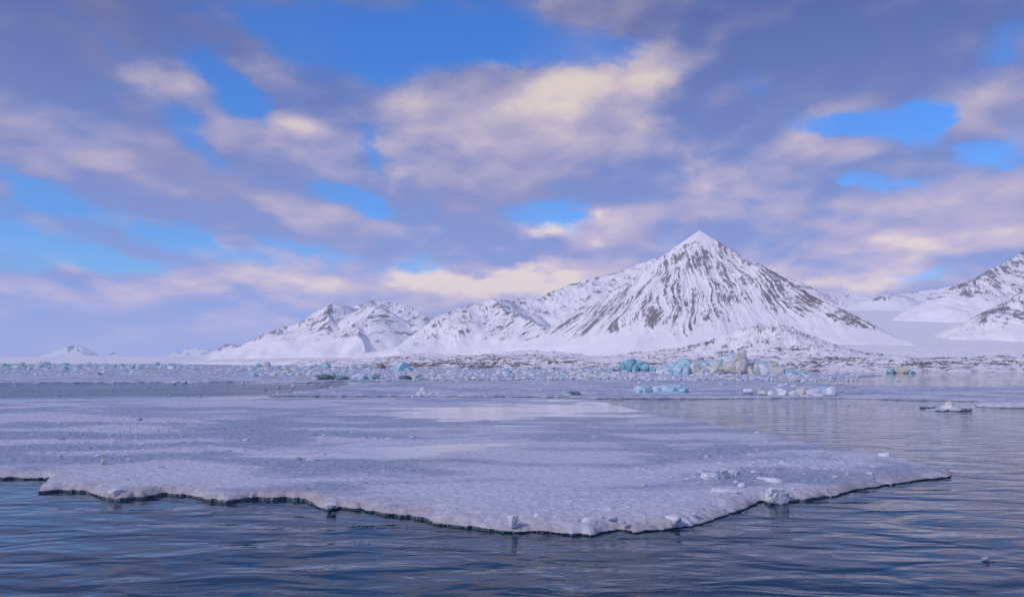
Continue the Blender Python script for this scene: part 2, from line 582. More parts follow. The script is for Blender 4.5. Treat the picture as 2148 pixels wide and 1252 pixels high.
# ---- left mountain, far --------------------------------------------------------------------------------
left_ridges = [
    ([(430, 757, 5000), (500, 727, 4950), (560, 700, 4900), (600, 684, 4850), (660, 655, 4850), (705, 631, 4900), (748, 647, 5050), (775, 629, 5300), (815, 634, 5300), (860, 639, 5250), (882, 648, 5200), (920, 672, 5150), (990, 715, 5000)], 0.62),
    ([(705, 631, 4900), (690, 670, 4600), (670, 715, 4300)], 0.60),
    ([(748, 647, 5050), (800, 641, 4450), (772, 662, 4350), (735, 684, 4200), (705, 708, 4100), (665, 738, 4000)], 0.66),
    ([(800, 641, 4450), (850, 672, 4400), (890, 698, 4300), (930, 725, 4200)], 0.70),
    ([(735, 684, 4200), (760, 712, 4000), (775, 733, 3900)], 0.60),
]
terrain('mountain', M_MID, 380, 1010, 620, 3700, 5700, 330, ridge_mountain(left_ridges, 28, 60, 15, -0.02, 300, 16),
        rows='lin', label='far snowy twin-topped mountain rising left of centre', category='mountain')

# ---- second mountain with the light fluted face ----------------------------------------------------------
mid_ridges = [
    ([(690, 762, 3000), (800, 735, 3020), (860, 708, 3050), (930, 660, 3100), (985, 638, 3150), (1040, 626, 3200), (1075, 632, 3350)], 0.62),
    ([(1040, 626, 3200), (1062, 650, 3080), (1085, 665, 3000), (1125, 681, 2900), (1168, 691, 2800), (1205, 716, 2700)], 0.62),
]
terrain('mountain', M_MID, 660, 1300, 640, 2350, 3700, 330, ridge_mountain(mid_ridges, 22, 34, 9, -0.03, 400, 14, streak=1.0),
        rows='lin', label='low snowy mountain with fluted face beside the pyramid peak', category='mountain')

# ---- ridge behind ---------------------------------------------------------------------------------------
back_ridges = [
    ([(1000, 650, 4500), (1030, 634, 4500), (1060, 628, 4500), (1120, 619, 4500), (1180, 601, 4550), (1230, 586, 4600), (1290, 571, 4600), (1340, 560, 4600), (1380, 537, 4600), (1440, 528, 4600), (1600, 560, 4700), (1700, 640, 4700)], 0.48),
]
terrain('mountain', M_MID, 960, 1760, 620, 3300, 5000, 240, ridge_mountain(back_ridges, 95, 55, 26, -0.06, 500, 50, rough=1.2),
        rows='lin', label='long snowy ridge rising behind the left flank of the peak', category='mountain')

# ---- right side -----------------------------------------------------------------------------------------
rb_ridges = [
    ([(1600, 590, 6800), (1690, 600, 6700), (1725, 609, 6600), (1800, 616, 6500), (1850, 619, 6500), (1930, 611, 6500), (1990, 601, 6500), (2100, 588, 6500), (2300, 580, 6500)], 0.30),
    ([(1745, 655, 5500), (1800, 634, 5600), (1845, 622, 5600), (1885, 619, 5600), (1915, 626, 5600), (1936, 645, 5500)], 0.50),
]
terrain('mountain', M_FAR, 1560, 2300, 420, 4800, 7200, 200, ridge_mountain(rb_ridges, 330, 70, 18, -0.10, 600, 40),
        rows='lin', label='farthest pale ridge closing the glacier valley', category='mountain')
r1_ridges = [
    ([(1890, 668, 3500), (1925, 655, 3500), (1965, 628, 3500), (2003, 596, 3500), (2018, 590, 3520), (2060, 570, 3550), (2098, 553, 3600), (2148, 528, 3650), (2260, 490, 3700), (2420, 480, 3700)], 0.66),
]
terrain('mountain', M_MID, 1860, 2420, 460, 2700, 4100, 260, ridge_mountain(r1_ridges, 175, 30, 13, 0.12, 700, 42, apron=0.3),
        rows='lin', label='steep rocky slope at the right edge behind the glacier', category='mountain')
r2_ridges = [
    ([(1950, 738, 1900), (1985, 722, 1900), (2020, 698, 1920), (2055, 672, 1950), (2098, 640, 1980), (2160, 598, 2000), (2300, 540, 2050), (2440, 530, 2050)], 0.62),
]
terrain('mountain', M_PEAK, 1930, 2440, 420, 1350, 2450, 260, ridge_mountain(r2_ridges, 42, 18, 8, 0.12, 800, 24, apron=0.3),
        rows='lin', label='nearest dark-streaked slope at the right edge', category='mountain')


# ---- valley glacier ------------------------------------------------------------------------------------
def glacier_fun(X, Y, px):
    zy = np.interp(Y, [1150, 1350, 1700, 2300, 3000, 4000, 5000, 6200], [10, 24, 46, 92, 150, 240, 330, 430])
    c = (px - 1880) / 300.0
    z = zy * (1 + 0.05 * c * c) + 3 * fbm(X / 400, Y / 400, 911, 3)
    rock = 0.12 + 0.24 * fbm(X / 30, Y / 30, 912, 4) * sstep(1900, 1350, Y)
    z = z + 5.0 * ridged(X / 60, Y / 60, 915, 3) * sstep(1750, 1400, Y)
    return z, rock


terrain('glacier', M_GLAC, 1560, 2440, 360, 1150, 6200, 240, glacier_fun, label='smooth snow-covered valley glacier right of the peak', category='glacier')


# ---- moraine shore --------------------------------------------------------------------------------------
SHORE_PX = [300, 400, 470, 600, 720, 900, 1250, 1700, 2000, 2500]
SHORE_Y = [5200, 3900, 2700, 1700, 1250, 960, 800, 690, 660, 640]


def shore_fun(X, Y, px):
    ys = np.interp(px, SHORE_PX, SHORE_Y) * (1 + 0.03 * fbm(px / 60, 0 * px, 921, 3))
    s = Y - ys
    sc = np.clip(s / 400.0, 0, 1)
    z = 9.5 * (1 - np.exp(-np.clip(s, 0, None) / 120)) + 0.0085 * np.clip(s, 0, None)
    big = fbm(X / 150, Y / 150, 922, 4)
    hum = ridged(X / 46 + 0.3 * big, Y / 46, 923, 4, 0.55)
    near = sstep(3200, 1500, Y)
    z = z + near * sstep(0, 140, s) * (4.5 * big + 6.5 * (hum - 0.6))
    # knobs in front of the peak
    for (kx, ky, kY, sx, sy, h) in ((1598, 690, 1330, 95, 110, 38), (1660, 712, 1300, 110, 100, 16), (1735, 735, 1150, 40, 60, 12), (1500, 722, 1420, 150, 120, 16),
                                    (1130, 722, 1750, 110, 140, 14), (1015, 742, 1500, 90, 100, 8), (880, 745, 1900, 110, 140, 10)):
        X0 = (kx - CX) / F * kY
        z = z + h * np.exp(-((X - X0) / sx) ** 2 - ((Y - kY) / sy) ** 2) * (0.85 + 0.2 * hum)
    z = np.where(s < 0, s * 0.05 - 0.5, z)
    stre = ridged(X / 15 + 0.8 * fbm(X / 50, Y / 90, 925, 2), Y / 20, 926, 4, 0.68)
    rock = 0.445 + 0.75 * (stre - 0.68) + 0.20 * fbm(X / 90, Y / 90, 927, 4) + 0.30 * (hum - 0.72)
    rock = rock + 0.12 * sstep(260, 20, s) * sstep(560, 760, px) + 0.10 * np.exp(-((px - 1020) / 120.0) ** 2) * sstep(1700, 1250, Y)
    rock = rock - 0.45 * sstep(1600, 2400, Y + 0 * s) * sstep(0, 500, s) * (px > 650) - 0.10 * sstep(700, 550, px)
    rock = rock + 0.14 * np.exp(-((px - 1700) / 70.0) ** 2 - ((Y - 950) / 250.0) ** 2)
    return z, rock


terrain('shore', M_SHORE, 300, 2480, 1500, 600, 5600, 430, shore_fun, label='snow-dusted stony moraine along the far shore', category='shore')

# ---- distant left ---------------------------------------------------------------------------------------
far_ridges = [
    ([(60, 752, 14000), (120, 736, 14000), (150, 723, 14000), (165, 724, 14000), (185, 734, 14000), (215, 748, 14000), (235, 738, 14000), (250, 747, 14000)], 0.5),
    ([(330, 752, 15000), (365, 738, 15000), (385, 737, 15000), (400, 730, 15000), (420, 729, 15000), (445, 735, 15000), (480, 745, 15000)], 0.5),
    ([(440, 748, 9000), (465, 733, 9000), (490, 722, 9000), (520, 715, 9000), (560, 712, 9000), (700, 700, 9000)], 0.5),
    ([(-400, 740, 15000), (-200, 728, 15000), (-100, 735, 15000), (0, 746, 15000)], 0.5),
]
terrain('hill', M_FAR, -450, 760, 520, 7800, 16500, 160, ridge_mountain(far_ridges, 60, 120, 50, 0.08, 950, 40),
        rows='lin', label='distant low hills fading into blue air at the far left', category='hills')


def far_glacier_fun(X, Y, px):
    z = np.interp(Y, [3900, 4300, 6000, 9000, 13000, 20000], [-2, 10, 26, 62, 105, 150]) + 4 * fbm(X / 900, Y / 900, 961, 3)
    return z, 0.05 + 0 * X


terrain('glacier', M_GLAC, -500, 800, 160, 3900, 20000, 90, far_glacier_fun, label='flat far snowfield under the distant hills', category='glacier')


# ================================================================== water
def water_mat():
    m, N, b = new_mat('cold_sea_water')
    co = N.new('ShaderNodeTexCoord').outputs['Object']
    w = N.noise(N.map(co, scale=(0.4, 1.0, 1.0)), 0.05, 2, 0.5)
    swell = N.noise(N.map(co, rot=(0, 0, 0.25), scale=(0.45, 1.0, 1.0)), 0.42, 2, 0.45, 0.5)
    mid = N.noise(N.map(co, rot=(0, 0, -0.15), scale=(0.42, 1.0, 1.0)), 1.0, 2, 0.45, 0.8)
    fin = N.noise(N.map(co, rot=(0, 0, 0.1), scale=(0.55, 1.0, 1.0)), 6.0, 2, 0.5)
    ruf = N.rng(w, 0.42, 0.66)                               # cat's-paws: patches that the wind ruffles
    # the lead at the left is blown rough
    lead = N.map(co, loc=(-150, 236, 0), scale=(135, 66, 1), kind='TEXTURE')
    lead = N.rng(N.vm('LENGTH', lead, out=1), 0.75, 1.15, 1.0, 0.0)
    h = N.m('ADD', N.m('MULTIPLY', swell, 0.22), N.m('MULTIPLY', mid, N.m('MULTIPLY_ADD', ruf, 0.035, 0.03)))
    h = N.m('ADD', h, N.m('MULTIPLY', fin, N.m('MULTIPLY_ADD', ruf, 0.008, 0.001)))
    chop = N.noise(N.map(co, scale=(0.35, 1.0, 1.0)), 1.1, 4, 0.6)
    h = N.m('ADD', h, N.m('MULTIPLY', N.m('MULTIPLY', chop, lead), 0.5))
    b.inputs['Base Color'].default_value = (0.004, 0.038, 0.072, 1)
    N.put(b.inputs['Roughness'], N.m('ADD', N.m('MULTIPLY_ADD', ruf, 0.04, 0.02), N.m('MULTIPLY', lead, N.rng(N.noise(N.map(co, scale=(0.05, 0.35, 1.0)), 1.0, 3, 0.6), 0.35, 0.65, 0.05, 0.17))))
    b.inputs['IOR'].default_value = 1.333
    N.put(b.inputs['Normal'], bump(N, h, 1.0))
    return m


M_WATER = water_mat()
rr = np.concatenate([[0.0], 5.0 * 1.22 ** np.arange(0, 47)])
nth = 160
ang = np.linspace(0, 2 * math.pi, nth, endpoint=False)
vv = np.stack([rr[:, None] * np.cos(ang), rr[:, None] * np.sin(ang), 0 * rr[:, None] * ang], -1)
ii = np.arange(len(rr) * nth).reshape(len(rr), nth)
jj = np.roll(ii, -1, axis=1)
qq = np.stack([ii[:-1], ii[1:], jj[1:], jj[:-1]], -1).reshape(-1, 4)
link('sea_water', mesh_np('sea_water', vv.reshape(-1, 3), qq, False), M_WATER, kind='structure', label='dark rippled sea water', category='water')


# ================================================================== ice
def ice_mat(name, ca, cb, rough=0.45, scale=1.5, relief=0.03, spec=0.4, sss=0.0):
    m, N, b = new_mat(name)
    co = N.new('ShaderNodeTexCoord').outputs['Object']
    n1 = N.noise(co, scale, 4, 0.6)
    n2 = N.noise(co, scale * 5.0, 3, 0.6)
    N.put(b.inputs['Base Color'], N.mix(N.rng(n1, 0.33, 0.67), ca, cb))
    N.put(b.inputs['Roughness'], N.rng(n2, 0.3, 0.7, rough * 0.7, min(1.0, rough * 1.3)))
    b.inputs['Specular IOR Level'].default_value = spec
    b.inputs['IOR'].default_value = 1.31
    h = N.m('ADD', n1, N.m('MULTIPLY', n2, 0.4))
    N.put(b.inputs['Normal'], bump(N, h, relief))
    return m


I_WHITE = ice_mat('white_snow_ice', (0.62, 0.66, 0.74), (0.80, 0.82, 0.86), 0.6)
I_BLUE = ice_mat('pale_blue_ice', (0.30, 0.56, 0.68), (0.60, 0.75, 0.82), 0.35)
I_TEAL = ice_mat('teal_ice', (0.14, 0.44, 0.52), (0.44, 0.68, 0.73), 0.35)
I_CREAM = ice_mat('cream_dirty_ice', (0.55, 0.53, 0.45), (0.74, 0.75, 0.70), 0.6)
I_GREEN = ice_mat('dark_green_ice', (0.08, 0.15, 0.16), (0.24, 0.33, 0.33), 0.3)
I_CLEAR = ice_mat('clear_dark_ice', (0.20, 0.26, 0.34), (0.42, 0.48, 0.58), 0.15, spec=0.6)
I_GREY = ice_mat('wet_grey_ice', (0.42, 0.47, 0.57), (0.60, 0.64, 0.71), 0.25, spec=0.5)
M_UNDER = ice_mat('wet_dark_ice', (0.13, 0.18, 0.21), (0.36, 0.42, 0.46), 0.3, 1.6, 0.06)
I_BROWN = ice_mat('brown_ice', (0.22, 0.16, 0.13), (0.42, 0.34, 0.30), 0.7)


def ico(sub):
    import bmesh
    bm = bmesh.new()
    bmesh.ops.create_icosphere(bm, subdivisions=sub, radius=1.0)
    bm.verts.ensure_lookup_table()
    v = np.array([w.co[:] for w in bm.verts])
    f = np.array([[w.index for w in q.verts] for q in bm.faces])
    bm.free()
    return v, f


ICO = {k: ico(k) for k in (1, 2, 3)}


_geo = {}


def chunk_geo(seed, sub=2, planes=14, sharp=0.8, lump=0.08):
    """A block of broken ice: a ball cut by random planes, the cuts softened and roughened."""
    key = (seed, sub, planes, sharp, lump)
    if key in _geo:
        return _geo[key]
    rg = np.random.RandomState(seed)
    v, f = ICO[sub]
    n = rg.normal(size=(planes, 3))
    n /= np.linalg.norm(n, axis=1)[:, None]
    d = rg.uniform(0.74, 1.0, planes)
    box = np.array([[1, 0, 0], [-1, 0, 0], [0, 1, 0], [0, -1, 0], [0, 0, 1], [0, 0, -1.0]]) + rg.uniform(-0.28, 0.28, (6, 3))
    box /= np.linalg.norm(box, axis=1)[:, None]
    n = np.concatenate([n, box])
    d = np.concatenate([d, rg.uniform(0.60, 0.82, 6)])
    dots = v @ n.T
    rad = np.where(dots > 0.05, d / np.maximum(dots, 0.05), 9.0)
    r = np.minimum(rad.min(1), 1.12)
    r = sharp * r + (1 - sharp) * 0.85
    r = r + lump * fbm(v[:, 0] * 2.2 + seed, v[:, 1] * 2.2 + v[:, 2] * 1.7, seed, 3)
    if sub > 2:
        r = r - 0.05 * np.abs(fbm(v[:, 0] * 6 + seed, v[:, 1] * 6 + v[:, 2] * 5, seed + 1, 3))
    _geo[key] = (v * r[:, None], f)
    return _geo[key]


_cache = {}


def chunk_mesh(seed, mat, sub=2, planes=14, sharp=0.8, lump=0.08, smooth=False):
    key = (seed, mat.name, sub, planes, sharp, lump, smooth)
    if key not in _cache:
        v, f = chunk_geo(seed, sub, planes, sharp, lump)
        me = mesh_np('ice_block', v, f, smooth)
        me.materials.append(mat)
        _cache[key] = me
    return _cache[key]


def put_chunk(name, me, loc, size, rz=0.0, tilt=(0, 0), parent=None, **props):
    o = bpy.data.objects.new(name, me)
    COL.objects.link(o)
    o.location = loc
    o.rotation_euler = (tilt[0], tilt[1], rz)
    o.scale = size
    if parent is not None:
        o.parent = parent
    for k, v in props.items():
        o[k] = v
    return o


# ------------------------------------------------------------------ floes
def inside_poly(x, y, ox, oy):
    c = np.zeros(x.shape, bool)
    n = len(ox)
    for i in range(n):
        j = (i + 1) % n
        yi, yj = oy[i], oy[j]
        if yi == yj:
            continue
        m = (yi > y) != (yj > y)
        if m.any():
            c[m] ^= x[m] < (ox[j] - ox[i]) * (y[m] - yi) / (yj - yi) + ox[i]
    return c


def nearest_outline(x, y, ox, oy):
    """Distance to a closed outline, nearest point and inward normal side-free."""
    best = np.full(x.shape, 1e18)
    nx = np.zeros(x.shape)
    ny = np.zeros(x.shape)
    for i in range(len(ox)):
        j = (i + 1) % len(ox)
        dx, dy = ox[j] - ox[i], oy[j] - oy[i]
        L2 = dx * dx + dy * dy + 1e-12
        t = np.clip(((x - ox[i]) * dx + (y - oy[i]) * dy) / L2, 0, 1)
        qx, qy = ox[i] + t * dx, oy[i] + t * dy
        d2 = (x - qx) ** 2 + (y - qy) ** 2
        m = d2 < best
        best = np.where(m, d2, best)
        nx = np.where(m, qx, nx)
        ny = np.where(m, qy, ny)
    return np.sqrt(best), nx, ny


def resample(pts, step, jx, jy, seed):
    out = []
    n = len(pts)
    s = 0.0
    for i in range(n):
        (x0, y0), (x1, y1) = pts[i], pts[(i + 1) % n]
        L = math.hypot(x1 - x0, (y1 - y0) * 3)
        k = max(1, int(L / step))
        for q in range(k):
            t = q / k
            s0 = s + L * t
            out.append((x0 + (x1 - x0) * t, y0 + (y1 - y0) * t, s0))
        s += L
    a = np.array(out)
    a[:, 0] += jx * fbm(a[:, 2] / 26, 0 * a[:, 2], seed, 4)
    a[:, 1] += jy * fbm(a[:, 2] / 26, 0 * a[:, 2] + 7, seed + 1, 4)
    return a[:, 0], a[:, 1]


def floe(name, mat, outline, px_rng, npx, py_rng, npy, surf, lip, undercut, jit, seed, **props):
    """A floating sheet of ice. SURF(X, Y, px, py, d) -> (top height, attributes); the rim hangs over the water."""
    opx, opy = resample(outline, 9.0, jit[0], jit[1], seed)
    oY = dist_of(opy, lip)
    oX = (opx - CX) / F * oY
    px = np.linspace(px_rng[0], px_rng[1], npx)[None, :]
    if py_rng[0] < 785:                                       # far sheets: rows by distance
        Yr = (dist_of(py_rng[0]) * (dist_of(py_rng[1]) / dist_of(py_rng[0])) ** np.linspace(0, 1, npy))[:, None]
    else:
        Yr = dist_of(np.linspace(py_rng[0], py_rng[1], npy))[:, None]
    X = ((px - CX) / F * Yr)
    Y = Yr + 0 * X
    ins = inside_poly(X, Y, oX, oY)
    cell = ins[:-1, :-1] | ins[:-1, 1:] | ins[1:, :-1] | ins[1:, 1:]
    used = np.zeros(ins.shape, bool)
    for a in (slice(None, -1), slice(1, None)):
        for b in (slice(None, -1), slice(1, None)):
            used[a, b] |= cell
    d = np.zeros(X.shape)
    uu = np.where(used)
    dd, qx, qy = nearest_outline(X[uu], Y[uu], oX, oY)
    rim = ~ins[uu]
    dd = np.where(rim, 0.0, dd)
    X[uu] = np.where(rim, qx, X[uu])
    Y[uu] = np.where(rim, qy, Y[uu])
    d[uu] = dd
    idx = -np.ones(X.shape, int)
    idx[uu] = np.arange(len(uu[0]))
    Xv, Yv, dv = X[uu], Y[uu], dd
    pxv = Xv / Yv * F + CX
    pyv = HY + (CAMH) * F / Yv
    zv, attrs = surf(Xv, Yv, pxv, pyv, dv)
    q = np.stack([idx[:-1, :-1], idx[1:, :-1], idx[1:, 1:], idx[:-1, 1:]], -1)[cell]
    V = np.stack([Xv, Yv, zv], -1)
    # rim: edges that belong to one face only
    e = np.concatenate([q[:, [0, 1]], q[:, [1, 2]], q[:, [2, 3]], q[:, [3, 0]]])
    key = np.sort(e, 1)
    kk = key[:, 0].astype(np.int64) * (len(V) + 1) + key[:, 1]
    _, first, cnt = np.unique(kk, return_index=True, return_counts=True)
    be = e[first[cnt == 1]]
    bv = np.unique(be)
    mp = -np.ones(len(V), int)
    mp[bv] = np.arange(len(bv))
    # inward direction from the distance field: mean of neighbours inside
    acc = np.zeros((len(V), 3))
    for a, b in ((0, 2), (1, 3), (2, 0), (3, 1), (0, 1), (1, 0), (1, 2), (2, 1), (2, 3), (3, 2), (3, 0), (0, 3)):
        w = (dv[q[:, b]] > dv[q[:, a]])[:, None]
        np.add.at(acc, q[:, a], (V[q[:, b]] - V[q[:, a]]) * w)
    inn = acc[bv][:, :2]
    inn /= (np.linalg.norm(inn, axis=1)[:, None] + 1e-9)
    n0 = len(V)
    bx, by, bz = V[bv].T
    jag = np.abs(fbm(bx * 2.6, by * 2.6, seed + 8, 3))
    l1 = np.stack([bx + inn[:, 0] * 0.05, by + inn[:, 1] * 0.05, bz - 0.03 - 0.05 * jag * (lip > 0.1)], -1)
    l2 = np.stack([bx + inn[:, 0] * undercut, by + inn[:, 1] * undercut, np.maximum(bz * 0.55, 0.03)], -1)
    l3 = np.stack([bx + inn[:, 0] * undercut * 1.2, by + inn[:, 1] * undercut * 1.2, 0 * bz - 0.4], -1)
    l1[:, 2] = np.maximum(l1[:, 2], 0.02)
    VV = np.concatenate([V, l1, l2, l3])
    nb = len(bv)
    strips = []
    prev = be
    for k in range(3):
        nxt = n0 + k * nb + mp[be]
        strips.append(np.stack([prev[:, 1], prev[:, 0], nxt[:, 0], nxt[:, 1]], -1))
        prev = nxt
    Q = np.concatenate([q] + strips)
    at = {k: np.concatenate([v, v[bv], v[bv], v[bv]]) for k, v in attrs.items()}
    me = mesh_np(name, VV, Q, True, at)
    o = link(name, me, mat, **props)
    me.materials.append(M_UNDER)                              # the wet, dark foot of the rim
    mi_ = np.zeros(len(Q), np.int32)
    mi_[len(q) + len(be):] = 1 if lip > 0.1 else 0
    me.polygons.foreach_set('material_index', mi_)
    return o


def floe_mat():
    m, N, b = new_mat('floe_ice')
    co = N.new('ShaderNodeTexCoord').outputs['Object']
    wet, slush, rim = attr(N, 'wet'), attr(N, 'slush'), attr(N, 'rim')
    n1 = N.noise(co, 2.6, 4, 0.6)
    n2 = N.noise(N.map(co, scale=(0.55, 1.0, 1.0)), 7.0, 4, 0.65)
    n3 = N.noise(co, 22.0, 2, 0.6)
    snow = N.mix(N.rng(n1, 0.35, 0.65), (0.53, 0.57, 0.68), (0.66, 0.70, 0.79))
    sl = N.mix(N.rng(n2, 0.38, 0.62), (0.20, 0.27, 0.39), (0.48, 0.54, 0.65))  # wet slush, its tone contrast raised to paint in missing relief shading
    f = N.rng(N.m('ADD', slush, N.m('MULTIPLY_ADD', n2, 0.9, -0.45)), 0.35, 0.65)
    col = N.mix(f, snow, sl)
    n4 = N.noise(N.map(co, rot=(0, 0, 0.25), scale=(0.45, 1.0, 1.0)), 3.6, 4, 0.7)
    pits = N.m('MULTIPLY', N.rng(n4, 0.56, 0.68), N.rng(slush, 0.2, 0.7, 0.25, 0.85))
    col = N.mix(pits, col, (0.20, 0.26, 0.36))               # soaked hollows; their dark tone also stands in for weak relief shading
    pond = N.rng(N.m('ADD', wet, N.m('MULTIPLY_ADD', n1, 0.5, -0.25)), 0.40, 0.62)
    col = N.mix(pond, col, (0.52, 0.55, 0.61))
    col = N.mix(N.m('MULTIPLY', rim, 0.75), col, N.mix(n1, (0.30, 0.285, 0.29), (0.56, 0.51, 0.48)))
    N.put(b.inputs['Base Color'], col)
    rough = N.mix(f, (0.75,) * 3, (0.38,) * 3)
    rough = N.mix(pond, rough, (0.10,) * 3)
    N.put(b.inputs['Roughness'], rough)
    b.inputs['IOR'].default_value = 1.33
    b.inputs['Specular IOR Level'].default_value = 0.5
    h = N.m('ADD', N.m('MULTIPLY', n2, 0.05), N.m('MULTIPLY', n3, 0.012))
    h = N.m('MULTIPLY', h, N.m('MULTIPLY_ADD', pond, -0.97, 1.0))
    N.put(b.inputs['Normal'], bump(N, h, 1.0))
    return m


M_FLOE = floe_mat()


def px_gauss(px, py, lst):
    s = 0.0 * px
    for (x, y, sx, sy, a) in lst:
        s = s + a * np.exp(-((px - x) / sx) ** 2 - ((py - y) / sy) ** 2)
    return s


PONDS = [(960, 872, 260, 20, 0.85), (1240, 860, 170, 22, 0.7), (760, 962, 260, 17, 0.6), (1040, 938, 200, 14, 0.6), (1130, 905, 140, 10, 0.35),
         (560, 980, 120, 14, 0.3), (1330, 905, 120, 8, 0.3), (1700, 960, 120, 8, 0.25)]
SMOOTH = [(560, 850, 300, 8, 0.55), (150, 885, 260, 12, 0.5), (1150, 985, 260, 40, 0.35), (300, 1010, 200, 20, 0.35), (950, 1060, 200, 30, 0.3), (1100, 1040, 150, 25, 0.25)]
RUBBLE = [(1560, 1000, 200, 50, 0.6), (230, 930, 250, 55, 0.55), (1750, 985, 180, 26, 0.5), (1300, 1085, 260, 24, 0.45), (560, 900, 300, 40, 0.4), (1650, 905, 150, 18, 0.4), (700, 1010, 200, 30, 0.25)]


def main_surf(X, Y, px, py, d):
    big = fbm(X / 9, Y / 9, 1201, 4)
    wet = px_gauss(px, py, PONDS) + 0.42 * fbm(X / 16, Y / 6, 1201, 5, 0.6) + 0.10 * fbm(X / 2.5, Y / 1.6, 1202, 4)
    sm = px_gauss(px, py, SMOOTH)
    rub = px_gauss(px, py, RUBBLE) + 0.25 * fbm(X / 5, Y / 5, 1205, 3)
    slush = 0.48 - 0.8 * sm + 0.50 * fbm(X / 18 + 0.5 * fbm(X / 30, Y / 30, 1221, 2), Y / 7 + 0.6 * fbm(X / 20, Y / 20, 1222, 2), 1203, 5, 0.58) + 0.22 * rub + 0.12 * sstep(60, 110, Y)
    pond = sstep(0.40, 0.62, wet)
    ripple = ridged(X / 1.5 + 0.35 * Y, Y / 0.75 + 0.4 * fbm(X / 3, Y / 3, 1207, 2), 1206, 3)
    rough = 0.055 * (ripple - 0.6) + 0.03 * fbm(X / 0.6, Y / 0.45, 1208, 4, 0.6)
    lumps = np.clip(fbm(X / 0.9, Y / 0.9, 1209, 5, 0.6) - 0.10, 0, 1) * 0.26 * np.clip(rub, 0, 1.2)
    T = 0.47 + 0.05 * big
    lipz = 0.075 + 0.055 * sstep(1250, 900, px) + 0.05 * fbm(X / 4, Y / 4, 1218, 3) + 0.03 * fbm(X * 0.8, Y * 0.8, 1210, 4) + 0.03 * np.abs(fbm(X * 1.6, Y * 1.6, 1216, 3))
    k = 1 - np.exp(-d / np.clip(0.50 + 0.5 * fbm(X / 3, Y / 3, 1211, 3), 0.2, 2))
    z = lipz + (T - lipz) * k + (rough + lumps) * (1 - pond) * k + 0.09 * k * (1 - k) * 4 * fbm(X * 0.9, Y * 0.9, 1212, 5, 0.6)
    z = z * (1 - pond * k) + (0.44) * pond * k
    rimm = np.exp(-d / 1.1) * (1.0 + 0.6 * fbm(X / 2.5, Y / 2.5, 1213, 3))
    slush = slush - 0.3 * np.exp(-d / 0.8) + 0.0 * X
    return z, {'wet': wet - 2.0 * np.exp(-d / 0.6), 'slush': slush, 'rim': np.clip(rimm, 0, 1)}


MAIN_OUT = [(-300, 1000), (40, 1001), (105, 1002), (98, 1012), (84, 1023), (80, 1030), (130, 1027), (185, 1029), (212, 1040), (250, 1047), (300, 1042), (340, 1036),
            (400, 1037), (430, 1046), (480, 1050), (520, 1044), (600, 1044), (640, 1047), (665, 1060), (688, 1068), (715, 1063), (760, 1066), (800, 1075), (850, 1080),
            (890, 1085), (910, 1095), (950, 1100), (1000, 1105), (1060, 1113), (1130, 1111), (1200, 1118), (1240, 1118), (1300, 1107), (1330, 1113), (1400, 1106),
            (1450, 1100), (1500, 1085), (1560, 1065), (1590, 1050), (1640, 1050), (1700, 1045), (1760, 1035), (1798, 1023), (1870, 1014), (1940, 1002), (1988, 1000),
            (1996, 992), (1960, 981), (1900, 967), (1860, 956), (1760, 946), (1660, 922), (1560, 901), (1460, 886), (1380, 869), (1320, 856), (1290, 848), (1260, 841),
            (1200, 839), (1100, 836), (900, 834), (700, 837), (500, 839), (350, 841), (200, 843), (50, 845), (-300, 846)]
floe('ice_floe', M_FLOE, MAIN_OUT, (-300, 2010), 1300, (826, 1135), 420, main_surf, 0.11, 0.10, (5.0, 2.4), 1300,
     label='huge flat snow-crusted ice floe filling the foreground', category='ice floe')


def sheet_surf(seed, T, wetbias, rub0, ya=0.0, yb=1.0):
    def f(X, Y, px, py, d):
        rub = rub0 * (0.12 + 0.88 * sstep(ya, yb, Y))
        big = fbm(X / 30, Y / 30, seed, 4)
        wet = wetbias + 0.35 * fbm(X / 40, Y / 12, seed + 1, 4)
        slush = 0.5 + 0.5 * fbm(X / 25, Y / 10, seed + 2, 4)
        pond = sstep(0.40, 0.62, wet)
        z = T + T * 0.25 * big + rub * np.clip(fbm(X / 2.5, Y / 2.5, seed + 3, 4), 0, 1) * (1 - pond)
        k = 1 - np.exp(-d / 0.4)
        z = 0.05 + (z - 0.05) * k
        return z, {'wet': wet - np.exp(-d / 1.0), 'slush': slush, 'rim': 0 * X}
    return f


MID_OUT = [(560, 830), (900, 830), (1180, 832), (1250, 835.5), (1400, 836), (1650, 834), (1780, 834.5), (1900, 838.5), (2000, 840), (2300, 842), (2300, 811), (1900, 811),
           (1790, 809), (1600, 799), (1300, 797), (900, 799), (760, 805), (700, 813), (640, 821)]
floe('ice_floe', M_FLOE, MID_OUT, (540, 2310), 800, (792, 848), 180, sheet_surf(1400, 0.26, 0.12, 0.30), 0.10, 0.3, (8.0, 0.6), 1401,
     label='thin grey ice sheet lying behind the big floe', category='ice floe')
PACK_OUT = [(-500, 803), (100, 803), (300, 802), (500, 801), (650, 803), (720, 799), (900, 797), (1100, 795), (1300, 795), (1500, 796.5), (1690, 797), (1740, 794), (1800, 791),
            (1850, 787.5), (1790, 786.5), (1720, 783), (1660, 780), (1500, 777), (1250, 776), (900, 773), (720, 770), (560, 767), (430, 764.5), (300, 763.3), (-500, 763.3)]
floe('ice_floe', M_FLOE, PACK_OUT, (-520, 1870), 560, (763, 806), 170, sheet_surf(1500, 0.35, -0.1, 2.2, 360.0, 700.0), 0.10, 0.4, (14.0, 0.6), 1501,
     label='wide field of frozen-together ice under the brash', category='ice floe')
EDGE_OUT = [(2046, 846), (2075, 848), (2120, 849), (2300, 850), (2300, 838), (2120, 838.5), (2060, 839.5), (2045, 842)]
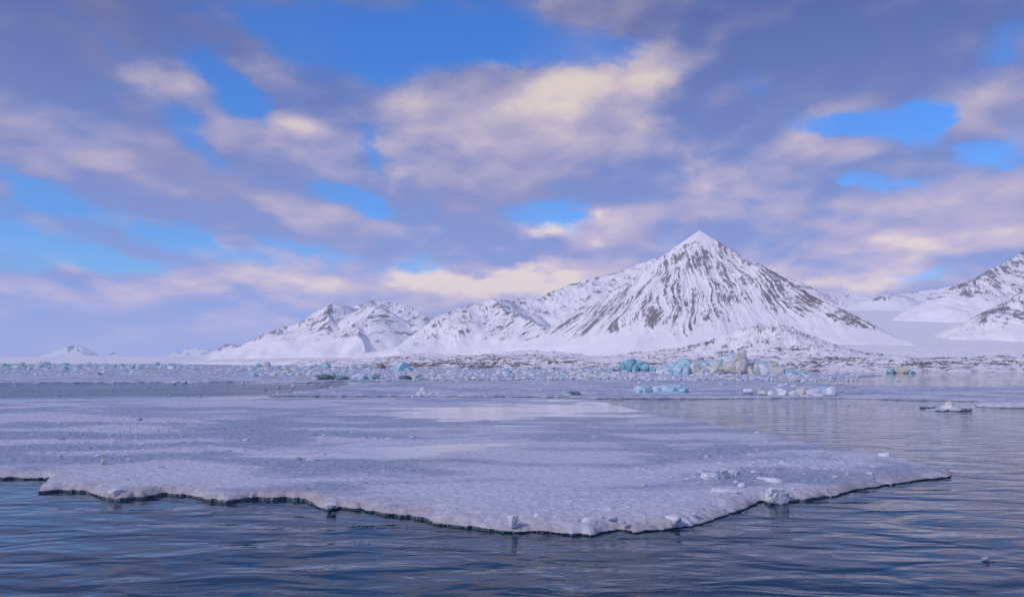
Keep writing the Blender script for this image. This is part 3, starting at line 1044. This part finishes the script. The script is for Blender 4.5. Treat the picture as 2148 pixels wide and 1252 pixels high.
floe('ice_floe', M_FLOE, EDGE_OUT, (2040, 2310), 160, (834, 856), 40, sheet_surf(1600, 0.75, -0.3, 0.2), 0.55, 0.5, (2.0, 0.4), 1601,
     label='small raised ice slab at the right edge', category='ice floe')


# ------------------------------------------------------------------ icebergs built of blocks
def iceberg(name, label, category, base_px, base_py, blocks, seed, group=None):
    """BLOCKS: (px, py of the block's foot, width px, height px, depth offset m, material, sharpness, sub)."""
    Yb = dist_of(base_py)
    s = Yb / F
    e = bpy.data.objects.new(name, None)
    COL.objects.link(e)
    bx = (base_px - CX) * s
    e.location = (bx, Yb, 0)
    e['label'] = label
    e['category'] = category
    if group:
        e['group'] = group
    rg = random.Random(seed)
    for i, blk in enumerate(blocks):
        px, py, w, h, dy, mat, sharp, sub = blk[:8]
        Y = Yb + dy
        X = (px - CX) * s - bx
        zf = (base_py - py) * s                                # height of the block's foot above the water
        me = chunk_mesh(seed * 50 + i % 9, mat, sub, 11, 0.55 + 0.45 * sharp, 0.06, False)
        put_chunk(blk[8] if len(blk) > 8 else 'ice_block', me, (X, dy, zf + h * s * 0.34), (w * s * 0.58, w * s * 0.52 * rg.uniform(0.8, 1.1), h * s * 0.80),
                  rg.uniform(0, 6.28), (rg.uniform(-0.3, 0.3) * min(1.0, h / w), rg.uniform(-0.3, 0.3) * min(1.0, h / w)), e)
    return e


rg = random.Random(5)
# the big tumbled iceberg with a leaning tower
env_px = [1385, 1400, 1420, 1440, 1460, 1480, 1500, 1520, 1540, 1560, 1580, 1600, 1620, 1640, 1660, 1685]
env_py = [774, 766, 764, 756, 759, 761, 760, 757, 757, 757, 756, 758, 760, 765, 772, 778]
bl = []
for px in np.arange(1390, 1684, 9.0):
    top = np.interp(px, env_px, env_py)
    H_ = 788 - top
    for lvl in range(3):
        h = max(9, min(H_, rg.uniform(0.55, 0.85) * H_) * (1.0 - 0.15 * lvl))
        py = 788 - (H_ - h * 0.85) * lvl / 2.0
        w = rg.uniform(22, 40) * (1.0 if 1400 < px < 1655 else 0.7)
        c = rg.random()
        if px < 1450:
            mt = I_BLUE if c < 0.55 else (I_TEAL if c < 0.75 else I_WHITE)
        elif px > 1640:
            mt = I_BLUE if c < 0.6 else I_CREAM
        else:
            mt = I_CREAM if c < 0.50 else (I_BLUE if c < 0.70 else (I_WHITE if c < 0.9 else I_GREY))
        bl.append((px + rg.uniform(-4, 4), py, w, h, rg.uniform(-3, 3) + lvl * 5.0, mt, rg.uniform(0.6, 0.9), 3))
bl += [(1536, 780, 52, 28, 0, I_CREAM, 0.8, 3, 'tower_block'), (1554, 774, 32, 24, -2, I_CREAM, 0.75, 3, 'tower_block'), (1530, 764, 40, 18, 1, I_WHITE, 0.8, 3, 'tower_block'), (1552, 754, 30, 18, -1, I_CREAM, 0.8, 3, 'tower_block'), (1540, 752, 28, 13, 1, I_BLUE, 0.8, 3, 'tower_block'),
       (1562, 760, 14, 12, 0, I_BROWN, 0.7, 3), (1438, 772, 34, 22, 2, I_BLUE, 0.6, 3), (1520, 766, 26, 16, 1, I_TEAL, 0.7, 3)]
iceberg('iceberg', 'large tumbled cream and blue iceberg topped by a leaning tower', 'iceberg', 1535, 787, bl, 31)

bl = []
for px in np.arange(1268, 1386, 7):
    top = np.interp(px, [1268, 1290, 1310, 1328, 1345, 1356, 1370, 1388], [776, 769, 758, 752, 757, 768, 772, 777])
    for lvl in range(2):
        h = max(6, (781 - top) * rg.uniform(0.6, 0.8))
        py = 781 - lvl * max(0, 781 - top - h * 0.9)
        c = rg.random()
        mt = I_TEAL if c < 0.62 else (I_BLUE if c < 0.85 else I_CREAM)
        bl.append((px, py, rg.uniform(14, 22), h, rg.uniform(-4, 6), mt, 0.9, 2))
iceberg('iceberg', 'teal mound of jagged ice left of the towered iceberg', 'iceberg', 1325, 781, bl, 32)

iceberg('iceberg', 'smooth pale blue twin-humped iceberg in front of the tumbled one', 'iceberg', 1387, 826,
        [(1352, 826, 44, 17, 0, I_BLUE, 0.75, 3), (1376, 826, 34, 18, 1.0, I_WHITE, 0.6, 3), (1410, 826, 46, 21, 0, I_BLUE, 0.85, 3), (1398, 826, 26, 20, 1.2, I_BLUE, 0.8, 3),
         (1425, 826, 40, 18, -0.4, I_BLUE, 0.9, 3), (1340, 827, 22, 12, -0.6, I_TEAL, 0.7, 3), (1400, 827, 70, 9, -0.8, I_TEAL, 0.6, 3), (1437, 827, 22, 8, -0.5, I_BLUE, 0.8, 3)], 33)
iceberg('iceberg', 'snowy white ice cluster with one tilted blue block on its right', 'iceberg', 1700, 832,
        [(1728, 831, 36, 22, 1.0, I_BLUE, 0.9, 3, 'blue_block'), (1742, 832, 22, 22, -0.4, I_WHITE, 0.8, 3), (1705, 832, 32, 18, -0.4, I_WHITE, 0.6, 3), (1684, 832, 28, 20, 0.3, I_CREAM, 0.6, 3),
         (1665, 832, 30, 14, 0, I_WHITE, 0.6, 3), (1645, 831, 26, 11, 0.5, I_WHITE, 0.6, 3), (1624, 829, 22, 9, 1.5, I_WHITE, 0.6, 3), (1718, 833, 40, 9, -1.2, I_WHITE, 0.5, 3),
         (1690, 833, 30, 8, -1.4, I_GREY, 0.6, 3), (1730, 833, 30, 5, -1.6, I_GREEN, 0.6, 3), (1604, 827, 18, 8, 2, I_CREAM, 0.6, 3), (1655, 824, 30, 8, 4.0, I_WHITE, 0.6, 3), (1580, 825, 24, 9, 4, I_WHITE, 0.6, 3)], 34)
iceberg('iceberg', 'small cream and turquoise iceberg standing alone near the right shore', 'iceberg', 1887, 783,
        [(1868, 783, 20, 11, 0, I_TEAL, 0.9, 2), (1887, 783, 28, 18, 2, I_CREAM, 0.85, 2), (1880, 783, 20, 16, 3, I_GREY, 0.9, 2), (1900, 783, 22, 11, 0, I_CREAM, 0.8, 2), (1908, 783, 18, 6, -2, I_TEAL, 0.8, 2), (1917, 783, 8, 5, 0, I_CREAM, 0.8, 2)], 35)
iceberg('iceberg', 'white ice spike with a low snowy tail on the grey sheet', 'iceberg', 900, 829,
        [(886, 829, 14, 19, 0, I_WHITE, 0.9, 2, 'ice_spike'), (890, 829, 20, 9, 0.3, I_WHITE, 0.7, 2), (880, 829, 16, 8, -0.3, I_WHITE, 0.7, 2), (904, 829, 24, 6, 0, I_WHITE, 0.6, 2), (918, 829, 20, 6, 0.2, I_WHITE, 0.7, 2)], 36)
iceberg('iceberg', 'dark green rounded ice hump in the brash left of centre', 'iceberg', 695, 798,
        [(690, 798, 54, 13, 0, I_GREEN, 0.5, 3), (715, 798, 40, 10, 0.6, I_GREEN, 0.5, 3), (668, 798, 30, 9, -0.4, I_GREY, 0.5, 3)], 37)
iceberg('iceberg', 'deep teal low ice hump right of the dark green one', 'iceberg', 770, 797,
        [(762, 797, 28, 10, 0, I_TEAL, 0.6, 3), (780, 797, 24, 9, 0.4, I_TEAL, 0.6, 3), (785, 796, 26, 14, 4, I_CREAM, 0.6, 3)], 38)
iceberg('iceberg', 'olive and teal ice wedge right of the deep teal hump', 'iceberg', 862, 797,
        [(850, 797, 34, 11, 0, I_GREEN, 0.8, 2), (868, 795, 34, 14, 3, I_CREAM, 0.8, 2), (880, 798, 20, 7, -1, I_TEAL, 0.8, 2)], 39)
iceberg('iceberg', 'pale turquoise pointed ice block below the mid mountain', 'iceberg', 842, 779,
        [(842, 779, 34, 20, 0, I_BLUE, 0.95, 2), (828, 779, 22, 11, 3, I_BLUE, 0.9, 2), (856, 779, 20, 10, -2, I_TEAL, 0.9, 2)], 40)
iceberg('iceberg', 'brown dirt-covered ice lump left of the pointed turquoise block', 'iceberg', 799, 776,
        [(800, 776, 20, 13, 0, I_BROWN, 0.85, 2), (793, 776, 12, 8, 2, I_BROWN, 0.85, 2)], 41)
iceberg('iceberg', 'flat grey-green ice slab lying on the thin grey sheet', 'iceberg', 1200, 830,
        [(1202, 830, 40, 10, 0, I_GREEN, 0.9, 2), (1192, 830, 28, 7, -0.5, I_GREY, 0.9, 2), (1230, 832, 26, 4, -0.6, I_WHITE, 0.7, 2)], 42)
iceberg('iceberg', 'low white floating ice piece with cream lump, open water at right', 'iceberg', 1995, 861,
        [(1998, 861, 46, 10, 0, I_GREY, 0.7, 3), (1990, 861, 30, 12, 0.3, I_WHITE, 0.7, 3), (1994, 855, 18, 14, 0.4, I_CREAM, 0.75, 3, 'cream_lump'), (2016, 861, 26, 8, 0, I_WHITE, 0.7, 3), (1968, 861, 50, 4, 0.2, I_GREY, 0.7, 2), (2035, 860, 14, 5, 0.4, I_CLEAR, 0.8, 2)], 43)
iceberg('iceberg', 'thin dark ice sliver just behind the cream-topped floating piece', 'iceberg', 1948, 856,
        [(1940, 856, 24, 5, 0, I_CLEAR, 0.8, 2), (1955, 856, 24, 6, 0.2, I_GREY, 0.8, 2)], 44)
iceberg('iceberg', 'small clear dark ice piece floating at the bottom right', 'iceberg', 2073, 1176,
        [(2068, 1175, 16, 9, 0, I_CLEAR, 0.9, 2), (2078, 1177, 18, 5, -0.02, I_CLEAR, 0.9, 2)], 45)

# ------------------------------------------------------------------ single chunks lying on the big floe
def floe_chunk(px, py, w, h, mat, seed, label, sharp=0.8, squash=0.9, tilt=(0, 0), zb=0.42, name='ice_chunk', group=None, sub=3):
    Y = dist_of(py, zb)
    s = Y / F
    o = put_chunk(name, chunk_mesh(seed, mat, sub, 9, 0.6 + 0.4 * sharp, 0.10, False), ((px - CX) * s, Y, zb + h * s * 0.16), (w * s * 0.55, w * s * 0.5 * squash, h * s * 0.60),
                  seed * 1.3, tilt)
    o['label'] = label
    o['category'] = 'ice chunk'
    if group:
        o['group'] = group
    return o


floe_chunk(1076, 1096, 26, 26, I_WHITE, 61, 'upright white ice chunk near the front lip of the floe', 0.85)
floe_chunk(1127, 1084, 18, 12, I_WHITE, 62, 'flat little white chunk right of the upright one', 0.8)
floe_chunk(1488, 1006, 42, 24, I_WHITE, 63, 'white boulder of ice left of the glassy spike', 0.6)
floe_chunk(1518, 1004, 20, 30, I_CLEAR, 64, 'glassy grey ice spike beside the white boulder', 0.95, tilt=(0.2, 0.3))
floe_chunk(1538, 996, 22, 20, I_GREY, 65, 'glassy ice lump right of the spike', 0.9)
floe_chunk(1472, 992, 18, 12, I_GREY, 66, 'low glassy ice shard behind the white boulder', 0.9)
floe_chunk(1614, 1010, 58, 15, I_WHITE, 67, 'long flat white slab on the right half of the floe', 0.7, 0.5)
floe_chunk(1626, 1046, 56, 40, I_WHITE, 68, 'big rounded snowy lump at the right front edge', 0.75, 0.8, zb=0.25)
floe_chunk(1556, 1022, 18, 16, I_WHITE, 69, 'round white ice lump below the glassy spike', 0.5)
floe_chunk(1520, 1034, 70, 16, I_WHITE, 70, 'low snow-covered hump left of the big edge lump', 0.5, 0.6)
floe_chunk(1856, 958, 34, 14, I_WHITE, 71, 'snow-capped lump on the back edge near the right tip', 0.6)
floe_chunk(241, 1036, 40, 18, I_WHITE, 72, 'smooth white lump on the left front lip', 0.55, zb=0.3)
floe_chunk(218, 975, 13, 18, I_CREAM, 73, 'little upright cream ice chunk at left', 0.85)
floe_chunk(693, 1062, 34, 15, I_WHITE, 74, 'rounded white lump hanging over the lip left of centre', 0.5, zb=0.25)
floe_chunk(626, 965, 14, 12, I_CLEAR, 75, 'dark glassy shard near the pale wet patch', 0.9)
floe_chunk(654, 993, 18, 7, I_GREY, 76, 'flat grey shard in front of the dark glassy one', 0.85)
floe_chunk(292, 882, 10, 9, I_CLEAR, 77, 'dark pointed shard far back on the left', 0.9)
floe_chunk(1350, 1021, 16, 10, I_CREAM, 78, 'small cream lump right of the floe middle', 0.7)
floe_chunk(1410, 1092, 44, 20, I_WHITE, 79, 'slanting white ridge lump at the front right lip', 0.7, 0.6, zb=0.3)
floe_chunk(1235, 1098, 40, 20, I_WHITE, 80, 'broad white hump on the front lip at the middle', 0.5, 0.7, zb=0.3)

zones = [(240, 935, 230, 50, 55), (1600, 995, 240, 50, 50), (1780, 985, 150, 18, 14), (700, 975, 230, 24, 8), (600, 900, 320, 26, 14), (1250, 1085, 300, 18, 18), (960, 915, 280, 40, 8), (1600, 915, 150, 14, 8)]
kinds = [(I_WHITE, 'small white ice bit scattered over the big floe', 0.34), (I_GREY, 'small grey glassy ice bit scattered over the big floe', 0.84), (I_CLEAR, 'small dark clear ice bit scattered over the big floe', 0.9), (I_CREAM, 'small cream ice bit scattered over the big floe', 1.0)]
rg = random.Random(77)
ox_, oy_ = np.array([p[0] for p in MAIN_OUT]), np.array([p[1] for p in MAIN_OUT])
for (zx, zy, sx, sy, n) in zones:
    for k in range(n):
        px, py = rg.gauss(zx, sx * 0.6), rg.gauss(zy, sy * 0.6)
        if not inside_poly(np.array([px]), np.array([py - 0.0]), ox_, oy_)[0] or not inside_poly(np.array([px]), np.array([py + 12.0]), ox_, oy_)[0] or py < 850:
            continue
        near = (py - 760) / 300.0
        w = rg.uniform(5, 17) * (0.5 + near)
        c = rg.random()
        for mt, lb, lim in kinds:
            if c < lim:
                break
        lb = lb.replace('scattered over the big floe', 'on the big floe, ' + ('left part' if px < 500 else 'left of centre' if px < 1000 else 'middle right' if px < 1480 else 'right part'))
        floe_chunk(px, py, w, w * rg.uniform(0.22, 0.5), mt, 90 + rg.randrange(10), lb, 0.85, rg.uniform(0.6, 1.1), (rg.uniform(-0.15, 0.15), rg.uniform(-0.15, 0.15)), 0.43, group=lb.replace('small', 'loose').replace(' bit ', ' bits '), sub=2)

# ------------------------------------------------------------------ clear slivers drifting on the open water
rg = random.Random(123)
for (zx, zy, sx, sy, n, ph) in ((830, 1106, 70, 4, 22, 'near the front lip, left of centre'), (760, 1138, 32, 4, 14, 'in the front water, left of centre'), (1485, 1090, 20, 3, 8, 'along the front right lip'),
                                (385, 1078, 14, 2, 4, 'in the front water at left'), (1790, 851, 60, 2, 7, 'behind the floe tip at right'), (1950, 858, 60, 4, 12, 'round the cream-topped floating piece'), (2070, 858, 30, 3, 5, 'near the right edge slab'), (1110, 1175, 25, 6, 5, 'in the front water at the middle')):
    for k in range(n):
        px, py = rg.gauss(zx, sx * 0.6), rg.gauss(zy, sy * 0.6)
        w = rg.uniform(3, 8)
        Y = dist_of(py)
        o = put_chunk('ice_sliver', chunk_mesh(300 + rg.randrange(6), I_CLEAR, 1, 10, 0.9, 0.1), ((px - CX) / F * Y, Y, 0.004), (w * Y / F * 0.55, w * Y / F * 0.5, max(0.02, w * 0.12 * Y / F)), rg.uniform(0, 6.28))
        o['label'] = 'tiny clear ice sliver drifting ' + ph
        o['category'] = 'ice sliver'
        o['group'] = 'clear ice slivers ' + ph

# ------------------------------------------------------------------ brash ice on the pack and between the sheets
rg = random.Random(99)
spots = []
def brash(n, px0, px1, py0, py1, w0, w1, pal, power=1.0):
    for k in range(n):
        t = rg.random() ** power
        spots.append((rg.uniform(px0, px1), py0 + (py1 - py0) * t, rg.uniform(w0, w1) * rg.uniform(0.6, 1.3), rg.uniform(0.22, 0.55), pal))


brash(420, -80, 420, 765.5, 777, 5, 15, 'teal')
brash(1300, -80, 1000, 770, 789, 4, 12, 'mix')
brash(350, -80, 1000, 786, 801, 3, 9, 'mix')
brash(340, 520, 780, 767, 790, 7, 18, 'mixblue')
brash(1200, 740, 1320, 776, 798, 4, 13, 'mix')
brash(200, 1040, 1240, 774, 788, 7, 16, 'mixblue')
brash(1000, 1250, 1800, 783, 799, 4, 13, 'mix')
brash(130, 1180, 1290, 784, 792, 6, 16, 'mix')
brash(160, 560, 1950, 797, 834, 3, 10, 'white')
brash(60, 1500, 1780, 808, 832, 5, 14, 'white')
brash(90, -60, 700, 798, 806, 4, 10, 'white')
brash(70, -60, 660, 806, 834, 2, 6, 'white')
brash(40, 1780, 2140, 808, 838, 3, 9, 'white')
brash(90, 820, 1330, 828, 840, 3, 7, 'white')
pals = {'teal': [(I_TEAL, 0.42), (I_BLUE, 0.78), (I_WHITE, 0.9), (I_CREAM, 1.0)], 'mix': [(I_WHITE, 0.74), (I_BLUE, 0.83), (I_CREAM, 0.91), (I_GREY, 0.98), (I_GREEN, 1.0)],
        'mixblue': [(I_WHITE, 0.40), (I_BLUE, 0.64), (I_TEAL, 0.78), (I_CREAM, 1.0)], 'white': [(I_WHITE, 0.75), (I_GREY, 0.93), (I_BLUE, 1.0)]}
words = {I_WHITE.name: 'white', I_BLUE.name: 'pale blue', I_TEAL.name: 'teal', I_CREAM.name: 'cream', I_GREY.name: 'grey', I_GREEN.name: 'dark green'}
items = []
for (px, py, w, asp, pal) in spots:
    c = rg.random()
    for mt, lim in pals[pal]:
        if c < lim:
            break
    items.append((px, py, w, asp, mt, rg.randrange(12), rg.uniform(0, 6.28)))
items.sort(key=lambda q: -q[2] * q[2] * q[3])
rest = {}
for k, (px, py, w, asp, mt, sd_, rz) in enumerate(items):
    Y = dist_of(py)
    s = Y / F
    loc = ((px - CX) * s, Y, w * asp * s * 0.22)
    size = np.array([w * s * 0.58, w * s * 0.52, w * asp * s * 0.80])
    if k < 290 and -20 < px < 2170:
        o = put_chunk('brash_ice_piece', chunk_mesh(200 + sd_, mt, 2, 12, 0.88, 0.1), loc, tuple(size), rz)
        wd = words[mt.name]
        wh = 'at the far left' if px < 430 else 'below the twin-topped mountain' if px < 760 else 'below the fluted mountain' if px < 1130 else 'left of the towered iceberg' if px < 1400 else 'in front of the towered iceberg' if px < 1690 else 'towards the right shore'
        o['label'] = 'small %s lump of brash ice %s' % (wd, wh)
        o['category'] = 'ice chunk'
        o['group'] = '%s brash ice lumps %s' % (wd, wh)
    else:
        rest.setdefault(mt.name, []).append((loc, size, sd_, rz))
vs, fs, mi, base = [], [], [], 0
mats_used = []
for mn, lst in rest.items():
    mats_used.append(bpy.data.materials[mn])
    for (loc, size, sd_, rz) in lst:
        v, f = chunk_geo(200 + sd_, 1, 9, 0.9, 0.1)
        v = v * size
        c, n_ = math.cos(rz), math.sin(rz)
        v = np.stack([v[:, 0] * c - v[:, 1] * n_, v[:, 0] * n_ + v[:, 1] * c, v[:, 2]], -1) + np.array(loc)
        vs.append(v)
        fs.append(f + base)
        mi.append(np.full(len(f), len(mats_used) - 1))
        base += len(v)
me = mesh_np('brash_ice', np.concatenate(vs), np.concatenate(fs), False)
for mt in mats_used:
    me.materials.append(mt)
me.polygons.foreach_set('material_index', np.concatenate(mi).astype(np.int32))
link('brash_ice', me, None, kind='stuff', label='countless tiny brash ice bits strewn through the far ice', category='brash ice')

# ------------------------------------------------------------------ haze
hz = bpy.data.materials.new('cold_air')
hz.use_nodes = True
hz.node_tree.nodes.clear()
pv = hz.node_tree.nodes.new('ShaderNodeVolumePrincipled')
pv.inputs['Color'].default_value = (0.80, 0.90, 1.0, 1)
pv.inputs['Density'].default_value = 0.00005
pv.inputs['Anisotropy'].default_value = 0.0
ho = hz.node_tree.nodes.new('ShaderNodeOutputMaterial')
hz.node_tree.links.new(pv.outputs[0], ho.inputs['Volume'])
hx, hy0, hy1, hzb, hzt = 21000.0, -3000.0, 21000.0, -900.0, 800.0
hv = np.array([[x, y, z] for z in (hzb, hzt) for (x, y) in ((-hx, hy0), (hx, hy0), (hx, hy1), (-hx, hy1))])
hf = np.array([[0, 3, 2, 1], [4, 5, 6, 7], [0, 1, 5, 4], [1, 2, 6, 5], [2, 3, 7, 6], [3, 0, 4, 7]])
HAZE = link('haze', mesh_np('haze', hv, hf, False), hz, kind='stuff', label='thin cold air haze over the fjord', category='haze')
